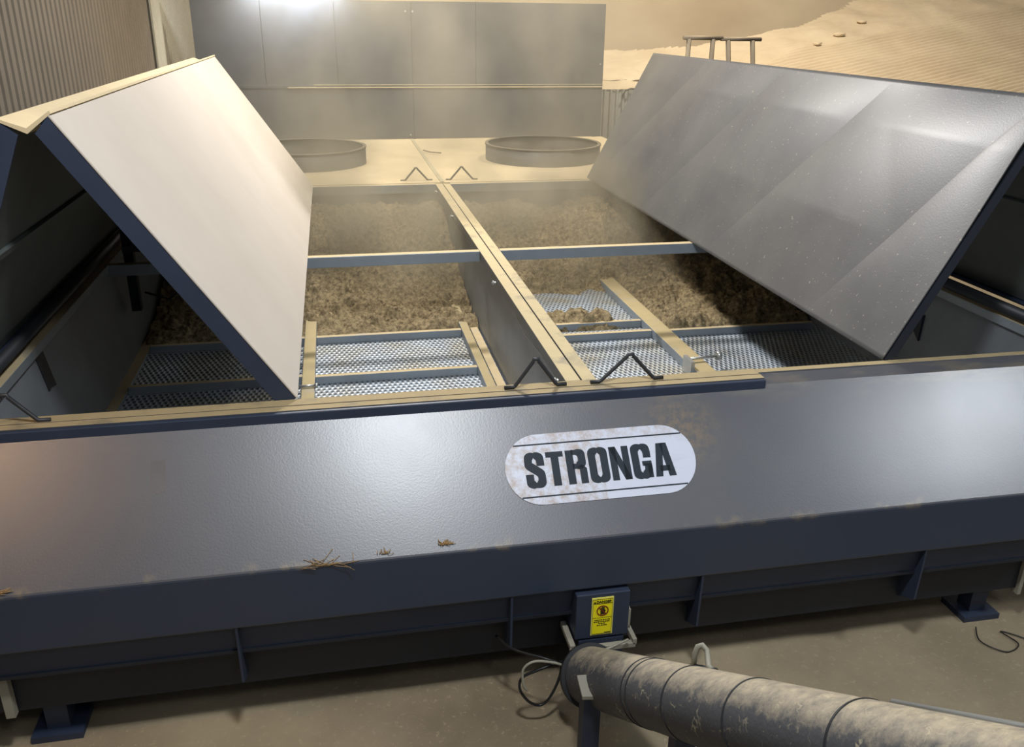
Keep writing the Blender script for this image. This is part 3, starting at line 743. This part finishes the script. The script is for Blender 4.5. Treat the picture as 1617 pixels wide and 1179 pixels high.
# posts that carry the roof
for x, y in ((4.8, 13.2), (8.8, 8.6), (12.5, 8.6), (12.5, 15)):
    b = MB(); b.box(x-.05, x+.05, y-.05, y+.05, ZF, zr(x, y)-.03); part(b, 'post', 'navy_plain', lt)
# lumps of dust on the roof
for x, y, r, lb in ((8.0, 13.6, .07, 'wide pale clod of caked dust, second from left on the dusty roof'), (8.6, 14.0, .06, 'small dark-shaded clod highest up the middle of the dusty roof'), (7.5, 13.35, .05, 'flattened clod of dust farthest left on the dusty roof')):
    b = MB(); bmesh.ops.create_icosphere(b.bm, subdivisions=2, radius=r)
    for v in b.bm.verts: v.co = Vector((v.co.x*1.5+x, v.co.y+y, v.co.z*.5+zr(x, y)+.03)); v.co += Vector((1, 1, 1))*.02*noise.noise(v.co*14)
    tag(b.build('dust_clod', 'roof_dust'), lb, 'clod', 'clods on the dusty roof')

# pipe stands behind the right lid
def pstand(x0, x1, xa, xb, z, label, lean):
    f_ = empty('pipe_stand', ((xa+xb)/2, 9.5, ZF), label, 'stand', 'pipe stands behind the right lid')
    b = MB(); b.tube([(x0, 9.5, z), (x1, 9.5, z)], .022, 10); part(b, 'top_bar', 'stand', f_)
    for x in (xa, xb):
        b = MB(); b.tube([(x, 9.5, z-.01), (x+lean, 9.5, ZF)], .026, 10); part(b, 'leg', 'stand', f_)
pstand(3.76, 4.21, 3.825, 4.10, 1.335, 'left one of two tubular stands poking up behind the right lid', .0)
pstand(4.19, 4.66, 4.275, 4.56, 1.325, 'right one of two tubular stands poking up behind the right lid', .35)

# ================================================================ SCREW CONVEYOR
AU = Vector((-.127, .8216, -.5556)).normalized()
A0 = Vector((.945, 2.635, -.94))-AU*3.4       # point with t = 0 on the axis
def ax(t_): return A0+AU*t_
RT = .12
aug = empty('screw_conveyor', (.95, 2.6, ZF), 'dusty round auger tube running from below the yellow label to the lower right', 'conveyor')
b = MB(); ts = [.6+(3.62-.6)*i/60 for i in range(61)]
b.tube([ax(t_) for t_ in ts], RT, 64); part(b, 'auger_tube', 'tube', aug)
for t_ in (3.60,):
    b = MB(); b.tube([ax(t_-.012), ax(t_+.012)], RT+.015, 48); part(b, 'end_flange', 'hoop', aug)
def rim_ring(t_, dr=.0025, w_=.003):
    b = MB(); b.tube([ax(t_-w_), ax(t_+w_)], RT+dr, 64); return b
for t_ in (2.98, 3.02, 2.70, 2.32, 1.86): part(rim_ring(t_), 'tube_seam', 'hoop', aug)
# saddle bracket and legs
def leg(t_, dx, w_=.035):
    p = ax(t_)+Vector((dx, 0, 0)); b = MB(); b.box(p.x-w_, p.x+w_, p.y-.03, p.y+.03, ZF, p.z); part(b, 'support_leg', 'navy_plain', aug)
    return p
p = leg(3.34, -.10); leg(2.72, -.02)
b = MB(); b.hexa([(p.x-.05, p.y-.055, p.z-.01), (p.x+.075, p.y-.075, p.z-.01), (p.x+.075, p.y+.02, p.z+.02), (p.x-.05, p.y+.03, p.z+.02)], [(p.x-.05, p.y-.055, p.z+.005), (p.x+.075, p.y-.075, p.z+.005), (p.x+.075, p.y+.02, p.z+.035), (p.x-.05, p.y+.03, p.z+.035)]); b.box(p.x+.04, p.x+.075, p.y-.085, p.y-.075, p.z-.09, p.z+.0); part(b, 'saddle_plate', 'pale', aug)
# handle on the tube
def rim_dir(t_):
    """outward direction across the tube's far upper flank"""
    n_ = AU.cross(ax(t_)-Vector((0, 0, CAMH))).normalized(); return n_ if n_.z > 0 else -n_
hp = ax(2.74)+rim_dir(2.74)*(RT-.004)
b = MB(); side = -AU
q0 = hp-side*.015; q1 = hp+side*.085
b.tube([q0, q0+Vector((.0, 0, .05)), q0+Vector((.008, 0, .082)), q0+Vector((.02, -.005, .09)), q0+Vector((.032, -.02, .078)), q1+Vector((0, 0, .012)), q1+side*.03], .0095, 8); part(b, 'lifting_handle', 'pale', aug)
b = MB(); b.tube([hp-side*.03, q1+side*.05], .010, 6); part(b, 'handle_base', 'hoop', aug)
# conduit on top of the tube
cA = ax(1.80)+rim_dir(1.8)*(RT+.002); cB = ax(.7)+rim_dir(1.2)*(RT+.002)
b = MB(); b.tube([cA, cB], .009, 8); tag(part(b, 'conduit', 'wire', aug))

# cables near the outlet
def cable(pts, r, name, mat, label):
    P3 = []; N = len(pts); P_ = [Vector(p) for p in pts]
    for i in range(N-1):
        p0, p1, p2, p3 = P_[max(i-1, 0)], P_[i], P_[i+1], P_[min(i+2, N-1)]
        for k_ in range(8):
            t_ = k_/8; P3.append(.5*((2*p1)+(-p0+p2)*t_+(2*p0-5*p1+4*p2-p3)*t_*t_+(-p0+3*p1-3*p2+p3)*t_**3))
    P3.append(P_[-1]); b = MB(); b.tube(P3, r, 8)
    return tag(b.build(name, mat), label, 'cable')
cable([(1.10, 2.87, -.945), (1.0, 2.83, -.945), (.93, 2.82, -.96), (.87, 2.83, -1.01), (.83, 2.84, -1.02), (.76, 2.84, -.99), (.68, 2.83, -.965), (.635, 2.83, -1.0), (.635, 2.82, -1.07), (.65, 2.82, -1.10)], .0055, 'power_cable', 'pale', 'grey cable curling left from the outlet chute above the auger tube')
cable([(.88, 2.93, -1.06), (.80, 2.88, -1.03), (.70, 2.86, -1.04), (.635, 2.85, -1.06), (.625, 2.84, -1.11), (.66, 2.83, -1.17), (.71, 2.83, -1.20), (.75, 2.83, -1.17), (.79, 2.84, -1.09), (.80, 2.85, -1.02), (.74, 2.86, -.985), (.62, 2.95, -.99), (.56, 3.05, -.99)], .006, 'power_cable', 'cable', 'black cable hanging in a loop beside the end of the auger tube')
cable([(3.0, 3.05, ZF+.008), (2.95, 2.95, ZF+.008), (3.02, 2.86, ZF+.008), (3.12, 2.9, ZF+.008), (3.1, 3.0, ZF+.008), (3.2, 2.9, ZF+.008), (3.25, 2.72, ZF+.008), (3.4, 2.6, ZF+.008)], .003, 'floor_cord', 'cable', 'thin dark cord lying in a curl on the floor by the right foot')
# straw tufts caught on the fold of the fascia
def tuft(x, y, z, n, s, label, seed):
    rnd = random.Random(seed); b = MB()
    for _ in range(n):
        p = Vector((x+rnd.gauss(0, s), y, z)); d = (Vector((rnd.uniform(-1, 1), 0, 0))+sl*rnd.uniform(-.3, 1.2)*(1 if s < .02 else .22)).normalized()*s*rnd.uniform(.5, 2)
        p = p+nrm*.004; m_ = p+d*.5+nrm*rnd.uniform(.002, .012); b.tube([p, m_, p+d+nrm*.003], .0012, 4)
    tag(b.build('straw_tuft', 'straw'), label, 'straw', kind='stuff')
tuft(.335, 2.975, -.450, 46, .014, 'round straw tuft stuck above the fold of the front, left of the name sign', 1)
tuft(.10, 2.965, -.460, 14, .014, 'sparse wisp of straw on the fold of the front, left of the round tuft', 2)
tuft(-.12, 2.950, -.478, 26, .045, 'long flat wisp of straw along the fold of the front', 3)
tuft(-1.33, 2.96, -.465, 40, .03, 'dusty straw clump at the far left of the fold', 4)

# ================================================================ DUSTY STEAM over the back of the bed
mh = bpy.data.materials.new('dusty_steam'); mh.use_nodes = True; nt = mh.node_tree; nt.nodes.clear()
out = nt.nodes.new('ShaderNodeOutputMaterial'); vol = nt.nodes.new('ShaderNodeVolumePrincipled')
vol.inputs['Color'].default_value = srgb(234, 220, 188); vol.inputs['Anisotropy'].default_value = 0.2
tc = nt.nodes.new('ShaderNodeTexCoord'); mp = nt.nodes.new('ShaderNodeMapping'); mp.inputs['Scale'].default_value = (1, .8, .6)
nz = nt.nodes.new('ShaderNodeTexNoise'); nz.inputs['Scale'].default_value = 1.6; nz.inputs['Detail'].default_value = 3
nt.links.new(tc.outputs['Object'], mp.inputs[0]); nt.links.new(mp.outputs[0], nz.inputs['Vector'])
rp = nt.nodes.new('ShaderNodeValToRGB'); rp.color_ramp.elements[0].position = .42; rp.color_ramp.elements[1].position = .72
nt.links.new(nz.outputs['Fac'], rp.inputs[0])
sp = nt.nodes.new('ShaderNodeSeparateXYZ'); nt.links.new(tc.outputs['Object'], sp.inputs[0])
def mnode(op, a, b=None, c=None):
    x = nt.nodes.new('ShaderNodeMath'); x.operation = op
    for s_, v in zip(x.inputs, (a, b, c)):
        if v is None: continue
        if hasattr(v, 'links'): nt.links.new(v, s_)
        else: s_.default_value = v
    return x.outputs[0]
def maprange(v, a, b_, c, d):
    x = nt.nodes.new('ShaderNodeMapRange'); x.interpolation_type = 'SMOOTHSTEP'
    for k_, q in zip(('From Min', 'From Max', 'To Min', 'To Max'), (a, b_, c, d)): x.inputs[k_].default_value = q
    nt.links.new(v, x.inputs['Value']); return x.outputs[0]
fy = mnode('MULTIPLY', maprange(sp.outputs['Y'], 6.2, 7.4, 0, 1), mnode('MULTIPLY', maprange(sp.outputs['Y'], 8.4, 9.2, 1, .28), maprange(sp.outputs['Y'], 10.9, 11.8, 1, 0.0)))
fx = mnode('MULTIPLY', maprange(sp.outputs['X'], -1.3, -.3, 0, 1), maprange(sp.outputs['X'], 2.4, 3.3, 1, 0))
fz = maprange(sp.outputs['Z'], -.15, .5, 1.0, 0.10)
def column(cx_, cy_, r0, r1):
    dx = mnode('SUBTRACT', sp.outputs['X'], cx_); dy = mnode('SUBTRACT', sp.outputs['Y'], cy_)
    return maprange(mnode('SQRT', mnode('ADD', mnode('MULTIPLY', dx, dx), mnode('MULTIPLY', dy, dy))), r0, r1, 1, 0)
plume = mnode('MULTIPLY', mnode('ADD', column(2.75, 10.2, .05, .75), column(.1, 9.9, .05, .6)), mnode('MULTIPLY_ADD', rp.outputs[0], .75, .05))
den0 = mnode('MULTIPLY', mnode('MULTIPLY', fy, fx), mnode('MULTIPLY', fz, mnode('MULTIPLY_ADD', rp.outputs[0], 3.0, .30)))
den = mnode('ADD', den0, plume)
nt.links.new(den, vol.inputs['Density']); nt.links.new(vol.outputs[0], out.inputs['Volume'])
b = MB(); b.box(-1.4, 3.5, 6.0, 11.95, -.62, 2.1); hz = b.build('dust_haze', mh)
tag(hz, 'drifting tan dust and steam hanging over the back of the bed and the fan rings', 'haze', kind='stuff')
